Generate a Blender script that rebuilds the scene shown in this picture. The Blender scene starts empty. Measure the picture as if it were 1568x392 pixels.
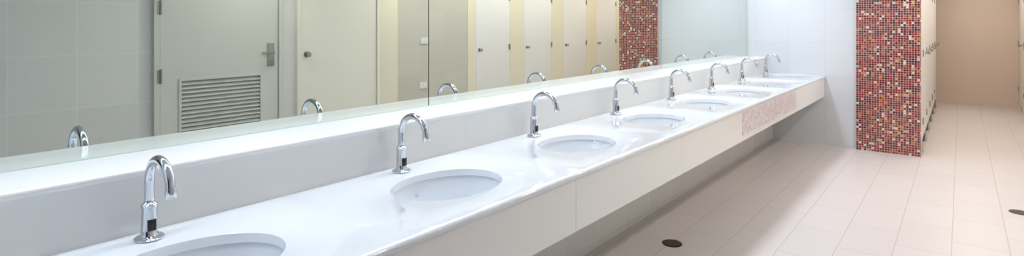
import bpy, bmesh, math, random
from mathutils import Vector, Matrix
random.seed(4)
S = bpy.context.scene
S.view_settings.view_transform = 'Standard'
S.view_settings.look = 'None'

# ------------------------------------------------------------------ layout
WL   = -2.215      # mirror wall plane
WR   = 0.80        # opposite wall plane
YB   = -1.0        # wall behind the camera
YE   = 7.80        # end wall of the wash area
YF   = 13.2        # far wall of the corridor
ZC   = 2.45        # ceiling
XS   = -0.352      # stall front line
CT   = 0.85        # counter top height
XCF  = -1.295      # counter front edge
XBS  = -1.985      # backsplash face
PITCH = 0.9766
Y0   = 0.655
NY   = [Y0 + PITCH*i for i in range(-1, 8)]

# ------------------------------------------------------------------ materials
def lin(c):
    return tuple(((v/255)/12.92 if v/255 <= 0.04045 else ((v/255+0.055)/1.055)**2.4) for v in c)+(1,)

def pmat(name, rgb, rough=0.4, metal=0.0, coat=0.0, noise=0.0, nscale=30, bump=0.0):
    m = bpy.data.materials.new(name); m.use_nodes = True
    nt = m.node_tree; b = nt.nodes['Principled BSDF']
    c = lin(rgb)
    b.inputs['Base Color'].default_value = c
    b.inputs['Roughness'].default_value = rough
    b.inputs['Metallic'].default_value = metal
    b.inputs['Coat Weight'].default_value = coat
    b.inputs['Coat Roughness'].default_value = 0.02
    if noise or bump:
        g = nt.nodes.new('ShaderNodeNewGeometry')
        n = nt.nodes.new('ShaderNodeTexNoise'); n.inputs['Scale'].default_value = nscale
        n.inputs['Detail'].default_value = 4
        nt.links.new(g.outputs['Position'], n.inputs['Vector'])
        if noise:
            r = nt.nodes.new('ShaderNodeMix'); r.data_type = 'RGBA'
            r.inputs[6].default_value = tuple(v*(1-noise) for v in c[:3])+(1,)
            r.inputs[7].default_value = tuple(min(1, v*(1+noise)) for v in c[:3])+(1,)
            nt.links.new(n.outputs['Fac'], r.inputs[0]); nt.links.new(r.outputs[2], b.inputs['Base Color'])
        if bump:
            bp = nt.nodes.new('ShaderNodeBump'); bp.inputs['Strength'].default_value = bump
            bp.inputs['Distance'].default_value = 0.002
            nt.links.new(n.outputs['Fac'], bp.inputs['Height']); nt.links.new(bp.outputs['Normal'], b.inputs['Normal'])
    return m

def emat(name, rgb, strength):
    m = bpy.data.materials.new(name); m.use_nodes = True
    nt = m.node_tree; nt.nodes.clear()
    e = nt.nodes.new('ShaderNodeEmission'); o = nt.nodes.new('ShaderNodeOutputMaterial')
    e.inputs[0].default_value = lin(rgb); e.inputs[1].default_value = strength
    nt.links.new(e.outputs[0], o.inputs[0]); return m

def tile_mat(name, axes, size, off, rgb, grout, gap, rough=0.25, var=0.03, stagger=0.0, palette=None, bump=0.3):
    """axes: two of 'X','Y','Z' in world space; joints run on the grid"""
    m = bpy.data.materials.new(name); m.use_nodes = True
    nt = m.node_tree; N = nt.nodes; L = nt.links; b = N['Principled BSDF']
    def M(op, a, c=None, d=None):
        n = N.new('ShaderNodeMath'); n.operation = op
        for i, v in enumerate((a, c, d)):
            if v is None: continue
            if isinstance(v, (int, float)): n.inputs[i].default_value = v
            else: L.new(v, n.inputs[i])
        return n.outputs[0]
    g = N.new('ShaderNodeNewGeometry'); sp = N.new('ShaderNodeSeparateXYZ'); L.new(g.outputs['Position'], sp.inputs[0])
    a = M('DIVIDE', M('SUBTRACT', sp.outputs[axes[0]], off[0]), size[0])
    c = M('DIVIDE', M('SUBTRACT', sp.outputs[axes[1]], off[1]), size[1])
    fa = M('FLOOR', a)
    if stagger:
        c = M('ADD', c, M('MULTIPLY', M('FLOORED_MODULO', fa, 2.0), stagger))
    fc = M('FLOOR', c)
    ra = M('SUBTRACT', a, fa); rc = M('SUBTRACT', c, fc)
    ea = M('MULTIPLY', M('MINIMUM', ra, M('SUBTRACT', 1.0, ra)), size[0])
    ec = M('MULTIPLY', M('MINIMUM', rc, M('SUBTRACT', 1.0, rc)), size[1])
    e = M('MINIMUM', ea, ec)
    mask = M('LESS_THAN', e, gap/2)      # 1 = grout
    cb = N.new('ShaderNodeCombineXYZ'); L.new(fa, cb.inputs[0]); L.new(fc, cb.inputs[1]); cb.inputs[2].default_value = 3.7
    wn = N.new('ShaderNodeTexWhiteNoise'); wn.noise_dimensions = '3D'; L.new(cb.outputs[0], wn.inputs['Vector'])
    if palette:
        r = N.new('ShaderNodeValToRGB'); r.color_ramp.interpolation = 'CONSTANT'
        tot = sum(p[1] for p in palette); acc = 0
        els = r.color_ramp.elements
        while len(els) < len(palette): els.new(0.5)
        for i, (col, w) in enumerate(palette):
            els[i].position = acc/tot; acc += w
        for i, (col, w) in enumerate(palette):
            els[i].color = lin(col)
        L.new(wn.outputs['Value'], r.inputs[0]); tcol = r.outputs[0]
    else:
        r = N.new('ShaderNodeMix'); r.data_type = 'RGBA'; cc = lin(rgb)
        r.inputs[6].default_value = tuple(v*(1-var) for v in cc[:3])+(1,)
        r.inputs[7].default_value = tuple(min(1, v*(1+var)) for v in cc[:3])+(1,)
        L.new(wn.outputs['Value'], r.inputs[0]); tcol = r.outputs[2]
    mx = N.new('ShaderNodeMix'); mx.data_type = 'RGBA'
    L.new(mask, mx.inputs[0]); L.new(tcol, mx.inputs[6]); mx.inputs[7].default_value = lin(grout)
    L.new(mx.outputs[2], b.inputs['Base Color'])
    L.new(M('ADD', M('MULTIPLY', mask, 0.5), rough), b.inputs['Roughness'])
    if bump:
        bp = N.new('ShaderNodeBump'); bp.inputs['Strength'].default_value = bump; bp.inputs['Distance'].default_value = 0.002
        L.new(M('SUBTRACT', 1.0, mask), bp.inputs['Height']); L.new(bp.outputs['Normal'], b.inputs['Normal'])
    return m

M_tileYZ = tile_mat('wall_tile_white_yz', 'YZ', (0.4, 0.4), (1.307, 0.05), (228, 227, 224), (242, 242, 240), 0.003)
M_tileXZ = tile_mat('wall_tile_white_xz', 'XZ', (0.4, 0.4), (-1.307, 0.05), (222, 225, 229), (204, 206, 210), 0.003)
M_tileBeige = tile_mat('wall_tile_beige', 'YZ', (0.4, 0.4), (4.37, 0.05), (206, 202, 190), (192, 187, 174), 0.003)
M_floor = tile_mat('floor_tile', 'XY', (0.3, 0.6), (-0.05, 0.1), (222, 213, 209), (194, 182, 177), 0.004, rough=0.38, var=0.02, stagger=0.5)
pal = [((124, 24, 32), 20), ((144, 38, 38), 18), ((84, 20, 30), 16), ((158, 60, 44), 12), ((176, 90, 74), 7),
       ((206, 172, 152), 4), ((190, 124, 50), 6), ((228, 216, 202), 5), ((48, 28, 48), 8), ((150, 44, 66), 8)]
M_mosaic = tile_mat('mosaic_red', 'XZ', (0.0255, 0.0255), (-0.972, 0.0), None, (200, 182, 174), 0.0040, rough=0.15, palette=pal, bump=0.5)
pal2 = [((238, 230, 232), 28), ((228, 214, 217), 16), ((222, 204, 208), 14), ((230, 222, 218), 16), ((214, 192, 197), 8), ((244, 242, 242), 18)]
M_mosaic2 = tile_mat('mosaic_pale', 'YZ', (0.0255, 0.0255), (4.486, 0.632), None, (206, 194, 196), 0.004, rough=0.2, palette=pal2, bump=0.4)
M_paint = pmat('beige_paint', (225, 207, 191), 0.6, noise=0.02, nscale=3)
M_ceil = pmat('ceiling_paint', (242, 242, 242), 0.7, noise=0.01)
M_quartz = pmat('white_quartz', (235, 238, 241), 0.07, coat=0.5, noise=0.015, nscale=60)
M_ledge = pmat('white_solid_surface', (238, 237, 234), 0.2, noise=0.015, nscale=40)
M_apron = pmat('apron_laminate', (243, 241, 238), 0.18, noise=0.01, nscale=8)
M_ceramic = pmat('ceramic', (236, 239, 243), 0.07, coat=0.5)
M_chrome = pmat('chrome', (212, 215, 222), 0.04, 1.0)
M_steel = pmat('brushed_steel', (170, 168, 164), 0.3, 1.0)
M_black = pmat('black_plastic', (14, 14, 18), 0.15)
M_dark = pmat('dark_metal', (60, 56, 54), 0.4, 0.7)
M_wood = pmat('added_door_dark', (52, 50, 52), 0.4, noise=0.05)  # for the added door behind the viewer, dark so the chrome picks it up
M_mirror = pmat('mirror_silver', (226, 231, 224), 0.0, 1.0)
M_edge = pmat('mirror_backing', (70, 78, 76), 0.5)
M_glass_edge = pmat('mirror_polished_edge', (196, 218, 208), 0.2)
M_louv = pmat('door_grey_paint', (214, 214, 206), 0.45, noise=0.01)
M_door = pmat('door_cream_paint', (236, 233, 220), 0.4, noise=0.01)
M_white = pmat('stall_laminate_white', (237, 235, 233), 0.35, noise=0.01)
M_cream = pmat('stall_laminate_cream', (236, 228, 205), 0.4, noise=0.01)
M_plastic = pmat('white_plastic', (235, 235, 230), 0.35)
M_cool = emat('cool_tube', (230, 240, 255), 15.0)
M_warm = emat('downlight_lamp', (255, 250, 245), 175.0)
M_warm2 = emat('downlight_lamp_corridor', (255, 243, 233), 165.0)

# ------------------------------------------------------------------ mesh helpers
def finish(bm, name, mats, smooth=False, parent=None, loc=None, angle=0.6):
    bmesh.ops.recalc_face_normals(bm, faces=bm.faces)
    me = bpy.data.meshes.new(name); bm.to_mesh(me); bm.free()
    for m in (mats if isinstance(mats, (list, tuple)) else [mats]): me.materials.append(m)
    if smooth:
        me.polygons.foreach_set('use_smooth', [True]*len(me.polygons))
        me.set_sharp_from_angle(angle=angle)
    o = bpy.data.objects.new(name, me); S.collection.objects.link(o)
    if loc: o.location = loc
    if parent: o.parent = parent
    return o

def bbox(bm, x0, x1, y0, y1, z0, z1, mi=0, bev=0.0, rot=None):
    r = bmesh.ops.create_cube(bm, size=1.0)
    vs = r['verts']
    c = Vector(((x0+x1)/2, (y0+y1)/2, (z0+z1)/2))
    for v in vs:
        p = Vector((v.co.x*(x1-x0), v.co.y*(y1-y0), v.co.z*(z1-z0)))
        if rot is not None: p = rot @ p
        v.co = p + c
    fs = list({f for v in vs for f in v.link_faces})
    for f in fs: f.material_index = mi
    if bev:
        es = list({e for v in vs for e in v.link_edges})
        rr = bmesh.ops.bevel(bm, geom=es, offset=bev, segments=2, affect='EDGES', profile=0.7)
        for f in rr['faces']: f.material_index = mi

def box(name, x0, x1, y0, y1, z0, z1, mat, bev=0.0, parent=None):
    bm = bmesh.new(); bbox(bm, x0, x1, y0, y1, z0, z1, 0, bev)
    return finish(bm, name, mat, parent=parent, smooth=bool(bev), angle=0.5)

def lathe(bm, prof, seg=40, c=(0, 0, 0), sx=1, sy=1, mi=0, cap0=True, cap1=True, axis='Z'):
    rings = []
    for r, z in prof:
        ring = []
        for i in range(seg):
            t = 2*math.pi*i/seg
            p = (r*sx*math.cos(t), r*sy*math.sin(t), z)
            if axis == 'X': p = (p[2], p[0], p[1])
            if axis == 'Y': p = (p[0], p[2], p[1])
            ring.append(bm.verts.new((p[0]+c[0], p[1]+c[1], p[2]+c[2])))
        rings.append(ring)
    for a, b in zip(rings, rings[1:]):
        for i in range(seg):
            f = bm.faces.new((a[i], a[(i+1) % seg], b[(i+1) % seg], b[i])); f.material_index = mi
    if cap0: bm.faces.new(rings[0]).material_index = mi
    if cap1: bm.faces.new(rings[-1]).material_index = mi

def tube_xz(bm, pts, radii, seg=24, mi=0):
    rings = []
    n = len(pts)
    for i, (x, z) in enumerate(pts):
        a = pts[max(0, i-1)]; b = pts[min(n-1, i+1)]
        t = Vector((b[0]-a[0], 0, b[1]-a[1])).normalized()
        nrm = Vector((-t.z, 0, t.x)); bi = Vector((0, 1, 0))
        ring = []
        for k in range(seg):
            u = 2*math.pi*k/seg
            ring.append(bm.verts.new(Vector((x, 0, z)) + (nrm*math.cos(u)+bi*math.sin(u))*radii[i]))
        rings.append(ring)
    for a, b in zip(rings, rings[1:]):
        for i in range(seg):
            bm.faces.new((a[i], a[(i+1) % seg], b[(i+1) % seg], b[i])).material_index = mi
    bm.faces.new(rings[0]).material_index = mi; bm.faces.new(rings[-1]).material_index = mi

def empty(name, loc=(0, 0, 0)):
    o = bpy.data.objects.new(name, None); S.collection.objects.link(o); o.location = loc
    o.empty_display_size = 0.1
    return o

# ------------------------------------------------------------------ room shell
box('floor', -2.4, 0.95, YB-0.1, YF+0.1, -0.1, 0, M_floor)
box('ceiling', -2.4, 0.95, YB-0.1, YF+0.1, ZC, ZC+0.1, M_ceil)
box('wall_left', WL-0.15, WL-0.02, YB-0.1, YF+0.1, 0, ZC, M_tileYZ)
box('wall_right', WR, WR+0.12, YB-0.1, YF+0.1, 0, ZC, M_tileYZ)
box('wall_near', WL-0.02, WR, YB-0.1, YB, 0, ZC, M_tileXZ)
box('wall_far', WL-0.02, WR, YF, YF+0.1, 0, ZC, M_paint)
box('wall_end', WL-0.02, -0.39, YE, YE+0.12, 0, ZC, M_tileXZ)
box('mosaic_tile_panel', -0.972, XS, YE-0.04, YE, 0, ZC, M_mosaic)
box('trim_1', XS-0.04, XS, YE, YE+0.12, 0, ZC, M_white)
# low service wall that carries the counter
box('wall_under_counter', WL-0.02, -1.90, YB, YE, 0, 0.70, M_tileYZ)
# beige tiled stretch and cream jamb on the opposite wall
box('wall_right_beige_section', WR-0.012, WR, 4.37, 5.61, 0, ZC, M_tileBeige)
box('trim_2', WR-0.05, WR, 4.12, 4.37, 0, ZC, M_cream, 0.004)

# ------------------------------------------------------------------ mirror, ledge and backsplash
mr = empty('wall_mirror', (WL, 0, 1.055))
joints = [YB+0.002, 2.08, 5.05, YE-0.002]
bk = box('backing', -0.0195, -0.0055, YB+0.002, YE-0.002, 0.0, 1.32, M_edge, parent=mr)
for i in range(3):
    box('pane_%d' % (i+1), -0.0055, 0.0, joints[i]+0.003, joints[i+1]-0.003, 0.003, 1.32, M_mirror, parent=mr)
box('polished_edge', -0.0055, 0.0006, YB+0.002, YE-0.002, 0.0, 0.0035, M_glass_edge, parent=mr)

def sweep_y(name, prof, y0, y1, mat, smooth=True, cuts=()):
    bm = bmesh.new()
    rings = []
    for y in (y0, y1):
        rings.append([bm.verts.new((x, y, z)) for x, z in prof])
    n = len(prof)
    for i in range(n):
        bm.faces.new((rings[0][i], rings[0][(i+1) % n], rings[1][(i+1) % n], rings[1][i]))
    bm.faces.new(rings[0]); bm.faces.new(rings[1])
    return finish(bm, name, mat, smooth=smooth, angle=0.5)

def arc(cx, cz, r, a0, a1, n=8):
    return [(cx+r*math.cos(math.radians(a0+(a1-a0)*i/n)), cz+r*math.sin(math.radians(a0+(a1-a0)*i/n))) for i in range(n+1)]
zl = 1.055
prof = [(WL, zl)] + arc(-1.962, zl-0.010, 0.010, 90, -90, 6) + [(-1.972, zl-0.021)] + arc(-1.972, zl-0.033, 0.012, 90, 180, 5)[1:] + [(-1.984, zl-0.055), (WL, zl-0.055)]
sweep_y('mirror_ledge', prof, YB, YE, M_ledge)
bm = bmesh.new()
bj = [YB, 0.2, 2.11, 4.5, 6.3, YE]
for a, b in zip(bj, bj[1:]):
    bbox(bm, WL, XBS, a+0.0004, b-0.0004, CT-0.0, zl-0.055, 0, 0.0)
finish(bm, 'backsplash', M_ledge)

# ------------------------------------------------------------------ vanity counter with oval cut-outs
AX, AY, XC = 0.19, 0.25, -1.622
TH = 0.03
van = empty('vanity_counter', (0, 0, 0))
bm = bmesh.new()
x0, x1 = WL, XCF-0.015
seg = 72
bounds = [YB] + [(NY[i]+NY[i+1])/2 for i in range(len(NY)-1)] + [YE]
for k, yc in enumerate(NY):
    ya, yb = bounds[k], bounds[k+1]
    angs = [2*math.pi*i/seg for i in range(seg)]
    for cx_, cy_ in ((x0, ya), (x0, yb), (x1, ya), (x1, yb)):
        angs.append(math.atan2((cy_-yc), (cx_-XC)) % (2*math.pi))
    angs = sorted(set(round(a, 6) for a in angs))
    def rectpt(t):
        dx, dy = math.cos(t), math.sin(t); s = 1e9
        if dx > 1e-9: s = min(s, (x1-XC)/dx)
        if dx < -1e-9: s = min(s, (x0-XC)/dx)
        if dy > 1e-9: s = min(s, (yb-yc)/dy)
        if dy < -1e-9: s = min(s, (ya-yc)/dy)
        return XC+dx*s, yc+dy*s
    def ell(t, g):
        dx, dy = math.cos(t), math.sin(t)
        s = 1/math.sqrt((dx/(AX+g))**2+(dy/(AY+g))**2)
        return XC+dx*s, yc+dy*s
    rows = []
    rows.append([bm.verts.new((*rectpt(t), CT)) for t in angs])
    for g, z in ((0.004, 0), (0.0012, -0.0012), (0, -0.004), (0, -TH)):
        rows.append([bm.verts.new((*ell(t, g), CT+z)) for t in angs])
    rows.append([bm.verts.new((*rectpt(t), CT-TH)) for t in angs])
    n = len(angs)
    for a, b in zip(rows, rows[1:]):
        for i in range(n):
            bm.faces.new((a[i], a[(i+1) % n], b[(i+1) % n], b[i]))
bmesh.ops.remove_doubles(bm, verts=bm.verts, dist=1e-5)
finish(bm, 'slab', M_quartz, smooth=True, parent=van, angle=0.5)
pr = [(x1, CT)] + arc(x1, CT-0.015, 0.015, 90, -90, 12)[1:]
o = sweep_y('front_nosing', pr, YB, YE, M_quartz); o.parent = van
# apron panels, joints and mosaic hatch
bm = bmesh.new()
aj = [YB, 0.1, 2.10, 3.29, 4.486, 6.28, YE]
for a, b in zip(aj, aj[1:]):
    if abs(a-4.486) < 1e-3:
        bbox(bm, -1.335, -1.312, a+0.001, b-0.001, 0.589, 0.632)
        bbox(bm, -1.335, -1.312, a+0.001, b-0.001, 0.805, CT-TH)
    else:
        bbox(bm, -1.335, -1.312, a+0.001, b-0.001, 0.589, CT-TH)
finish(bm, 'apron', M_apron, parent=van)
box('apron_mosaic_hatch', -1.335, -1.311, 4.487, 6.279, 0.632, 0.805, M_mosaic2, parent=van)
# steel brackets under the slab
bm = bmesh.new()
for k in range(len(bounds)):
    y = min(max(bounds[k], YB+0.03), YE-0.03)
    bbox(bm, -1.90, -1.335, y-0.02, y+0.02, 0.60, CT-TH)
finish(bm, 'brackets', M_apron, parent=van)

# ------------------------------------------------------------------ washbasins
def basin_mesh():
    bm = bmesh.new()
    prof = [(1.12, -0.001), (1.055, -0.001), (1.04, -0.006), (1.025, -0.02), (0.99, -0.06), (0.93, -0.102), (0.81, -0.140),
            (0.60, -0.166), (0.38, -0.177), (0.2, -0.181), (0.115, -0.183)]
    back = [(0.115, -0.197), (0.4, -0.194), (0.64, -0.182), (0.87, -0.152), (1.0, -0.108), (1.06, -0.055), (1.07, -0.018), (1.12, -0.016)]
    full = prof + back
    seg = 72; rings = []
    for r, z in full:
        rings.append([bm.verts.new((r*AX*math.cos(2*math.pi*i/seg), r*AY*math.sin(2*math.pi*i/seg), z)) for i in range(seg)])
    rings.append(rings[0])
    for a, b in zip(rings, rings[1:]):
        for i in range(seg):
            bm.faces.new((a[i], a[(i+1) % seg], b[(i+1) % seg], b[i]))
    # drain fitting and trap
    lathe(bm, [(0.031, -0.1815), (0.031, -0.1785), (0.024, -0.1785), (0.022, -0.183)], 32, mi=1, cap0=False, cap1=False)
    lathe(bm, [(0.022, -0.185), (0.022, -0.25), (0.03, -0.252), (0.03, -0.31), (0.012, -0.312)], 24, mi=1)
    # overflow ring on the back wall of the bowl
    lathe(bm, [(0.008, 0.0), (0.008, 0.003), (0.005, 0.003), (0.005, 0.001)], 20, c=(-0.1885, 0, -0.055), mi=1, axis='X')
    bmesh.ops.recalc_face_normals(bm, faces=bm.faces)
    me = bpy.data.meshes.new('washbasin')
    bm.to_mesh(me); bm.free()
    me.materials.append(M_ceramic); me.materials.append(M_chrome)
    me.polygons.foreach_set('use_smooth', [True]*len(me.polygons)); me.set_sharp_from_angle(angle=0.9)
    return me
bme = basin_mesh()

# ------------------------------------------------------------------ faucets
def faucet_mesh():
    bm = bmesh.new()
    lathe(bm, [(0.036, 0), (0.040, 0.002), (0.040, 0.006), (0.034, 0.011), (0.026, 0.013), (0.0235, 0.018), (0.0215, 0.03),
               (0.0205, 0.095), (0.0225, 0.097), (0.0225, 0.104), (0.019, 0.108), (0.0145, 0.111), (0.0145, 0.116), (0.013, 0.118)], 40)
    R = 0.078; zc = 0.170; r = 0.0135
    pts = [(0, 0.115), (0, 0.14), (0, zc)]
    for i in range(1, 29):
        a = math.radians(180 - 172*i/28)
        pts.append((R+R*math.cos(a), zc+R*math.sin(a)))
    a = math.radians(8); tx, tz = math.sin(a), -math.cos(a)
    ex, ez = pts[-1]
    pts.append((ex+tx*0.004, ez+tz*0.004)); rad = [r]*len(pts)
    for s, rr in ((0.0045, 0.0152), (0.028, 0.0152), (0.030, 0.0138)):
        pts.append((ex+tx*s, ez+tz*s)); rad.append(rr)
    tube_xz(bm, pts, rad, 24)
    # sensor window on the front of the body
    bbox(bm, 0.0165, 0.0228, -0.0115, 0.0115, 0.028, 0.062, 1, 0.0015)
    bmesh.ops.recalc_face_normals(bm, faces=bm.faces)
    me = bpy.data.meshes.new('faucet'); bm.to_mesh(me); bm.free()
    me.materials.append(M_chrome); me.materials.append(M_black)
    me.polygons.foreach_set('use_smooth', [True]*len(me.polygons)); me.set_sharp_from_angle(angle=0.7)
    return me
fme = faucet_mesh()
for y in NY:
    o = bpy.data.objects.new('washbasin', bme); S.collection.objects.link(o); o.location = (XC, y, CT-TH)
    o = bpy.data.objects.new('faucet', fme); S.collection.objects.link(o); o.location = (-1.91, y, CT)

# ------------------------------------------------------------------ floor drains
def drain(x, y, r):
    bm = bmesh.new()
    lathe(bm, [(r*0.0+0.001, 0.001), (r*0.8, 0.001), (r*0.8, 0.005), (r, 0.004), (r, 0.0)], 40, mi=0, cap0=True, cap1=True)
    for i in range(-3, 4):
        w = math.sqrt(max(0, (r*0.8)**2-(i*r*0.22)**2))
        bbox(bm, -w, w, i*r*0.22-0.0025, i*r*0.22+0.0025, 0.001, 0.0045, 1)
    return finish(bm, 'floor_drain', [M_dark, M_steel], loc=(x, y, 0), smooth=True)
drain(-1.535, 3.68, 0.066); drain(0.36, 5.98, 0.066)

# ------------------------------------------------------------------ doors on the opposite wall
def lever(par, y, z, side):
    bm = bmesh.new()
    bbox(bm, -0.008, 0, -0.035, 0.035, -0.11, 0.11, 0, 0.003)
    lathe(bm, [(0.011, -0.055), (0.011, -0.006)], 20, axis='X', c=(0, 0, 0.02))
    bbox(bm, -0.064, -0.046, (-0.012 if side > 0 else -0.11), (0.11 if side > 0 else 0.012), 0.01, 0.03, 0, 0.005)
    lathe(bm, [(0.012, -0.014), (0.012, -0.006)], 20, axis='X', c=(0, 0, -0.06))
    o = finish(bm, 'lever_handle', M_steel, smooth=True, parent=par, loc=(0, y, z))
    return o
def knob(bm, x, y, z, r=0.024, mi=1):
    lathe(bm, [(r*1.15, 0.0), (r*1.15, -0.006), (r*0.45, -0.008), (r*0.45, -0.025), (r*0.9, -0.032), (r, -0.045), (r*0.75, -0.055), (0.002, -0.057)],
          24, c=(x, y, z), axis='X', mi=mi)

# louvred door
d1 = empty('door_1', (WR, 0, 0))
bm = bmesh.new()
bbox(bm, -0.055, 0, 1.81, 1.855, 0, 2.15, 0, 0.003); bbox(bm, -0.055, 0, 2.895, 2.94, 0, 2.15, 0, 0.003); bbox(bm, -0.055, 0, 1.855, 2.895, 2.105, 2.15)
finish(bm, 'frame', M_louv, parent=d1)
bm = bmesh.new()
bbox(bm, -0.04, -0.002, 1.861, 2.013, 0.01, 2.10); bbox(bm, -0.04, -0.002, 2.717, 2.889, 0.01, 2.10)
bbox(bm, -0.04, -0.002, 2.013, 2.717, 1.01, 2.10); bbox(bm, -0.04, -0.002, 2.013, 2.717, 0.01, 0.55)
finish(bm, 'leaf', M_louv, parent=d1)
bm = bmesh.new()
for a in ((2.0, 2.02, 0.54, 1.02), (2.71, 2.73, 0.54, 1.02), (2.02, 2.71, 1.0, 1.02), (2.02, 2.71, 0.54, 0.56)):
    bbox(bm, -0.05, -0.03, a[0], a[1], a[2], a[3])
for i in range(12):
    z = 0.585+i*0.0355
    bbox(bm, -0.05, -0.012, 2.015, 2.715, z-0.003, z+0.003, rot=Matrix.Rotation(math.radians(-38), 3, 'Y'))
finish(bm, 'louvres', M_louv, parent=d1)
bm = bmesh.new()
for z in (0.3, 1.05, 1.62, 1.9):
    lathe(bm, [(0.009, -0.06), (0.009, 0.06)], 12, c=(-0.058, 1.858, z)); bbox(bm, -0.057, -0.055, 1.83, 1.858, z-0.055, z+0.055)
finish(bm, 'hinges', M_steel, parent=d1, smooth=True)
lever(d1, 2.815, 1.19, -1).location.x = -0.04

# plain door
d2 = empty('door_2', (WR, 0, 0))
bm = bmesh.new()
bbox(bm, -0.05, 0, 3.09, 3.135, 0, 2.15, 0, 0.003); bbox(bm, -0.05, 0, 4.075, 4.12, 0, 2.15, 0, 0.003); bbox(bm, -0.05, 0, 3.135, 4.075, 2.105, 2.15)
finish(bm, 'frame', M_door, parent=d2)
bm = bmesh.new(); bbox(bm, -0.035, -0.002, 3.139, 4.071, 0.01, 2.10, 0, 0.002)
finish(bm, 'leaf', M_door, parent=d2)
bm = bmesh.new(); knob(bm, -0.035, 3.20, 1.175, 0.027, 0)
finish(bm, 'door_knob', M_steel, parent=d2, smooth=True)

# unseen dark door behind the viewer, added to darken the chrome reflections
d3 = empty('added_dark_door', (0, YB, 0))
bm = bmesh.new()
bbox(bm, -1.15, -1.10, 0, 0.05, 0, 2.15, 0, 0.003); bbox(bm, 0.35, 0.40, 0, 0.05, 0, 2.15, 0, 0.003); bbox(bm, -1.10, 0.35, 0, 0.05, 2.10, 2.15)
finish(bm, 'frame', M_steel, parent=d3)
bm = bmesh.new()
bbox(bm, -1.097, -0.377, 0.002, 0.042, 0.01, 2.097, 0, 0.002); bbox(bm, -0.373, 0.347, 0.002, 0.042, 0.01, 2.097, 0, 0.002)
finish(bm, 'leaves', M_wood, parent=d3)
bm = bmesh.new()
for xx in (-0.43, -0.32):
    lathe(bm, [(0.011, 0.9), (0.011, 1.3)], 14, c=(xx, 0.085, 0))
    for z in (0.93, 1.27): lathe(bm, [(0.007, 0.04), (0.007, 0.08)], 12, c=(xx, 0, z), axis='Y')
finish(bm, 'pull_handles', M_steel, parent=d3, smooth=True)

# toilet stall fronts on the opposite wall
def stall_door(y, w, xf, sgn, parent, z0=0.12, z1=2.05):
    """door leaf at plane xf, facing sgn*x"""
    bm = bmesh.new()
    bbox(bm, 0, 0.022, 0.003, w-0.003, z0, z1, 0, 0.002)
    knob(bm, 0, 0.065, 1.12, 0.022)
    for z in (0.35, 1.14, 1.85):
        bbox(bm, -0.006, 0.0, w-0.03, w-0.003, z-0.035, z+0.035, 1)
        lathe(bm, [(0.006, -0.04), (0.006, 0.04)], 10, c=(-0.006, w-0.002, z), mi=1)
    o = finish(bm, 'stall_door', [M_white, M_steel], smooth=True, angle=0.5, parent=parent)
    if sgn > 0:   # rotate to face +x, same hinge logic
        o.rotation_euler = (0, 0, math.pi); o.location = (xf, y+w, 0)
    else:
        o.location = (xf, y, 0)
    return o
row1 = empty('toilet_stall_row', (0, 0, 0)); row2 = empty('toilet_stall_row', (0, 0, 0))
k = 0; y = 5.77
bm = bmesh.new()
bbox(bm, -0.024, 0, 5.61, 5.77, 0, 2.2)
while y+0.74 < YF:
    stall_door(y, 0.74, WR-0.024, -1, row1)
    ye = min(y+1.09, YF)
    bbox(bm, -0.024, 0, y+0.74, ye, 0, 2.2)
    bbox(bm, -0.024, 0, y, y+0.74, 2.06, 2.2)
    y += 1.09
if y < YF-0.01: bbox(bm, -0.024, 0, y, YF, 0, 2.2)
o = finish(bm, 'pilasters', M_cream, loc=(WR, 0, 0), parent=row1)

# toilet stalls along the corridor, left side
y = YE+0.12
bm = bmesh.new()
while y+0.6 < YF:
    bbox(bm, -0.022, 0, y, y+0.2, 0.15, 2.05)
    for yy in (y+0.03, y+0.17):
        lathe(bm, [(0.024, 0.0), (0.024, 0.008), (0.011, 0.012), (0.011, 0.15)], 16, c=(-0.011, yy, 0), mi=1)
    bbox(bm, -1.75, -0.022, y+0.09, y+0.11, 0.15, 2.05)
    if y+0.9 < YF:
        stall_door(y+0.2, 0.69, XS, 1, row2, 0.15, 2.05)
    y += 0.89
bbox(bm, -0.03, 0.002, YE+0.12, YF, 2.05, 2.09, 1)
finish(bm, 'partitions', [M_white, M_steel], loc=(XS, 0, 0), smooth=True, angle=0.5, parent=row2)

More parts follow.
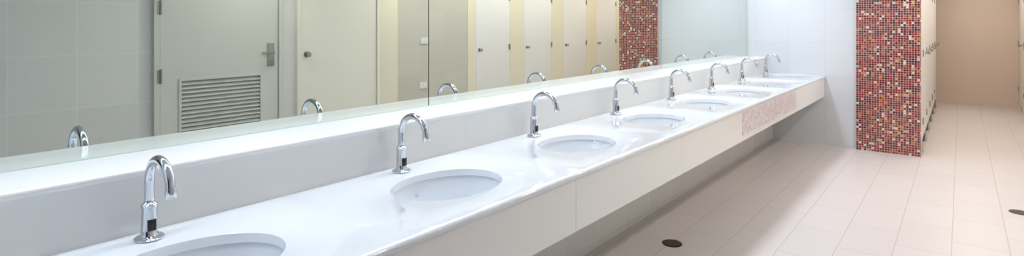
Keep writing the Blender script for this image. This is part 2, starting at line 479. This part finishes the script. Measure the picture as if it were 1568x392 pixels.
# switch and socket on beige section
for nm, yy, zz in (('light_switch', 4.82, 1.27), ('wall_socket', 4.80, 0.72)):
    bm = bmesh.new()
    bbox(bm, -0.010, 0, -0.06, 0.06, -0.037, 0.037, 0, 0.003)
    bbox(bm, -0.014, -0.009, -0.045, -0.005, -0.02, 0.02, 0, 0.001); bbox(bm, -0.014, -0.009, 0.005, 0.045, -0.02, 0.02, 0, 0.001)
    finish(bm, nm, M_plastic, loc=(WR-0.012, yy, zz))

# ------------------------------------------------------------------ ceiling lights
def strip(x, y0, y1, w):
    bm = bmesh.new()
    bbox(bm, x-w/2-0.03, x-w/2, y0, y1, ZC-0.05, ZC); bbox(bm, x+w/2, x+w/2+0.03, y0, y1, ZC-0.05, ZC)
    bbox(bm, x-w/2, x+w/2, y0, y0+0.03, ZC-0.05, ZC); bbox(bm, x-w/2, x+w/2, y1-0.03, y1, ZC-0.05, ZC)
    bbox(bm, x-w/2, x+w/2, y0+0.03, y1-0.03, ZC-0.03, ZC-0.01, 1)
    finish(bm, 'fluorescent_ceiling_light', [M_plastic, M_cool])
for a in range(4):
    strip(-1.75, YB+0.25+a*2.15, YB+0.25+a*2.15+1.95, 0.22)
def down(x, y, m):
    bm = bmesh.new()
    lathe(bm, [(0.095, 0), (0.095, -0.006), (0.075, -0.008), (0.070, -0.002)], 32, mi=0, cap0=False, cap1=False)
    lathe(bm, [(0.070, -0.002), (0.001, -0.002)], 32, mi=1, cap0=False)
    finish(bm, 'ceiling_downlight', [M_plastic, m], loc=(x, y, ZC), smooth=True)
for y in (2.6, 4.4, 5.4, 6.4, 7.4): down(0.25, y, M_warm)
for y in (8.6, 9.8, 11.0, 12.2): down(0.2, y, M_warm2)

w = bpy.data.worlds.new('world'); S.world = w; w.use_nodes = True
w.node_tree.nodes['Background'].inputs[0].default_value = (0.8, 0.9, 1, 1); w.node_tree.nodes['Background'].inputs[1].default_value = 0.3

# ------------------------------------------------------------------ camera
cd = bpy.data.cameras.new('camera'); cam = bpy.data.objects.new('camera', cd); S.collection.objects.link(cam)
cd.sensor_width = 36; cd.lens = 36*867/1568; cd.shift_y = -162/1568; cd.clip_start = 0.02
cam.location = (0, 0, 1.5); cam.rotation_euler = (math.radians(90), 0, math.radians(38.43))
S.camera = cam
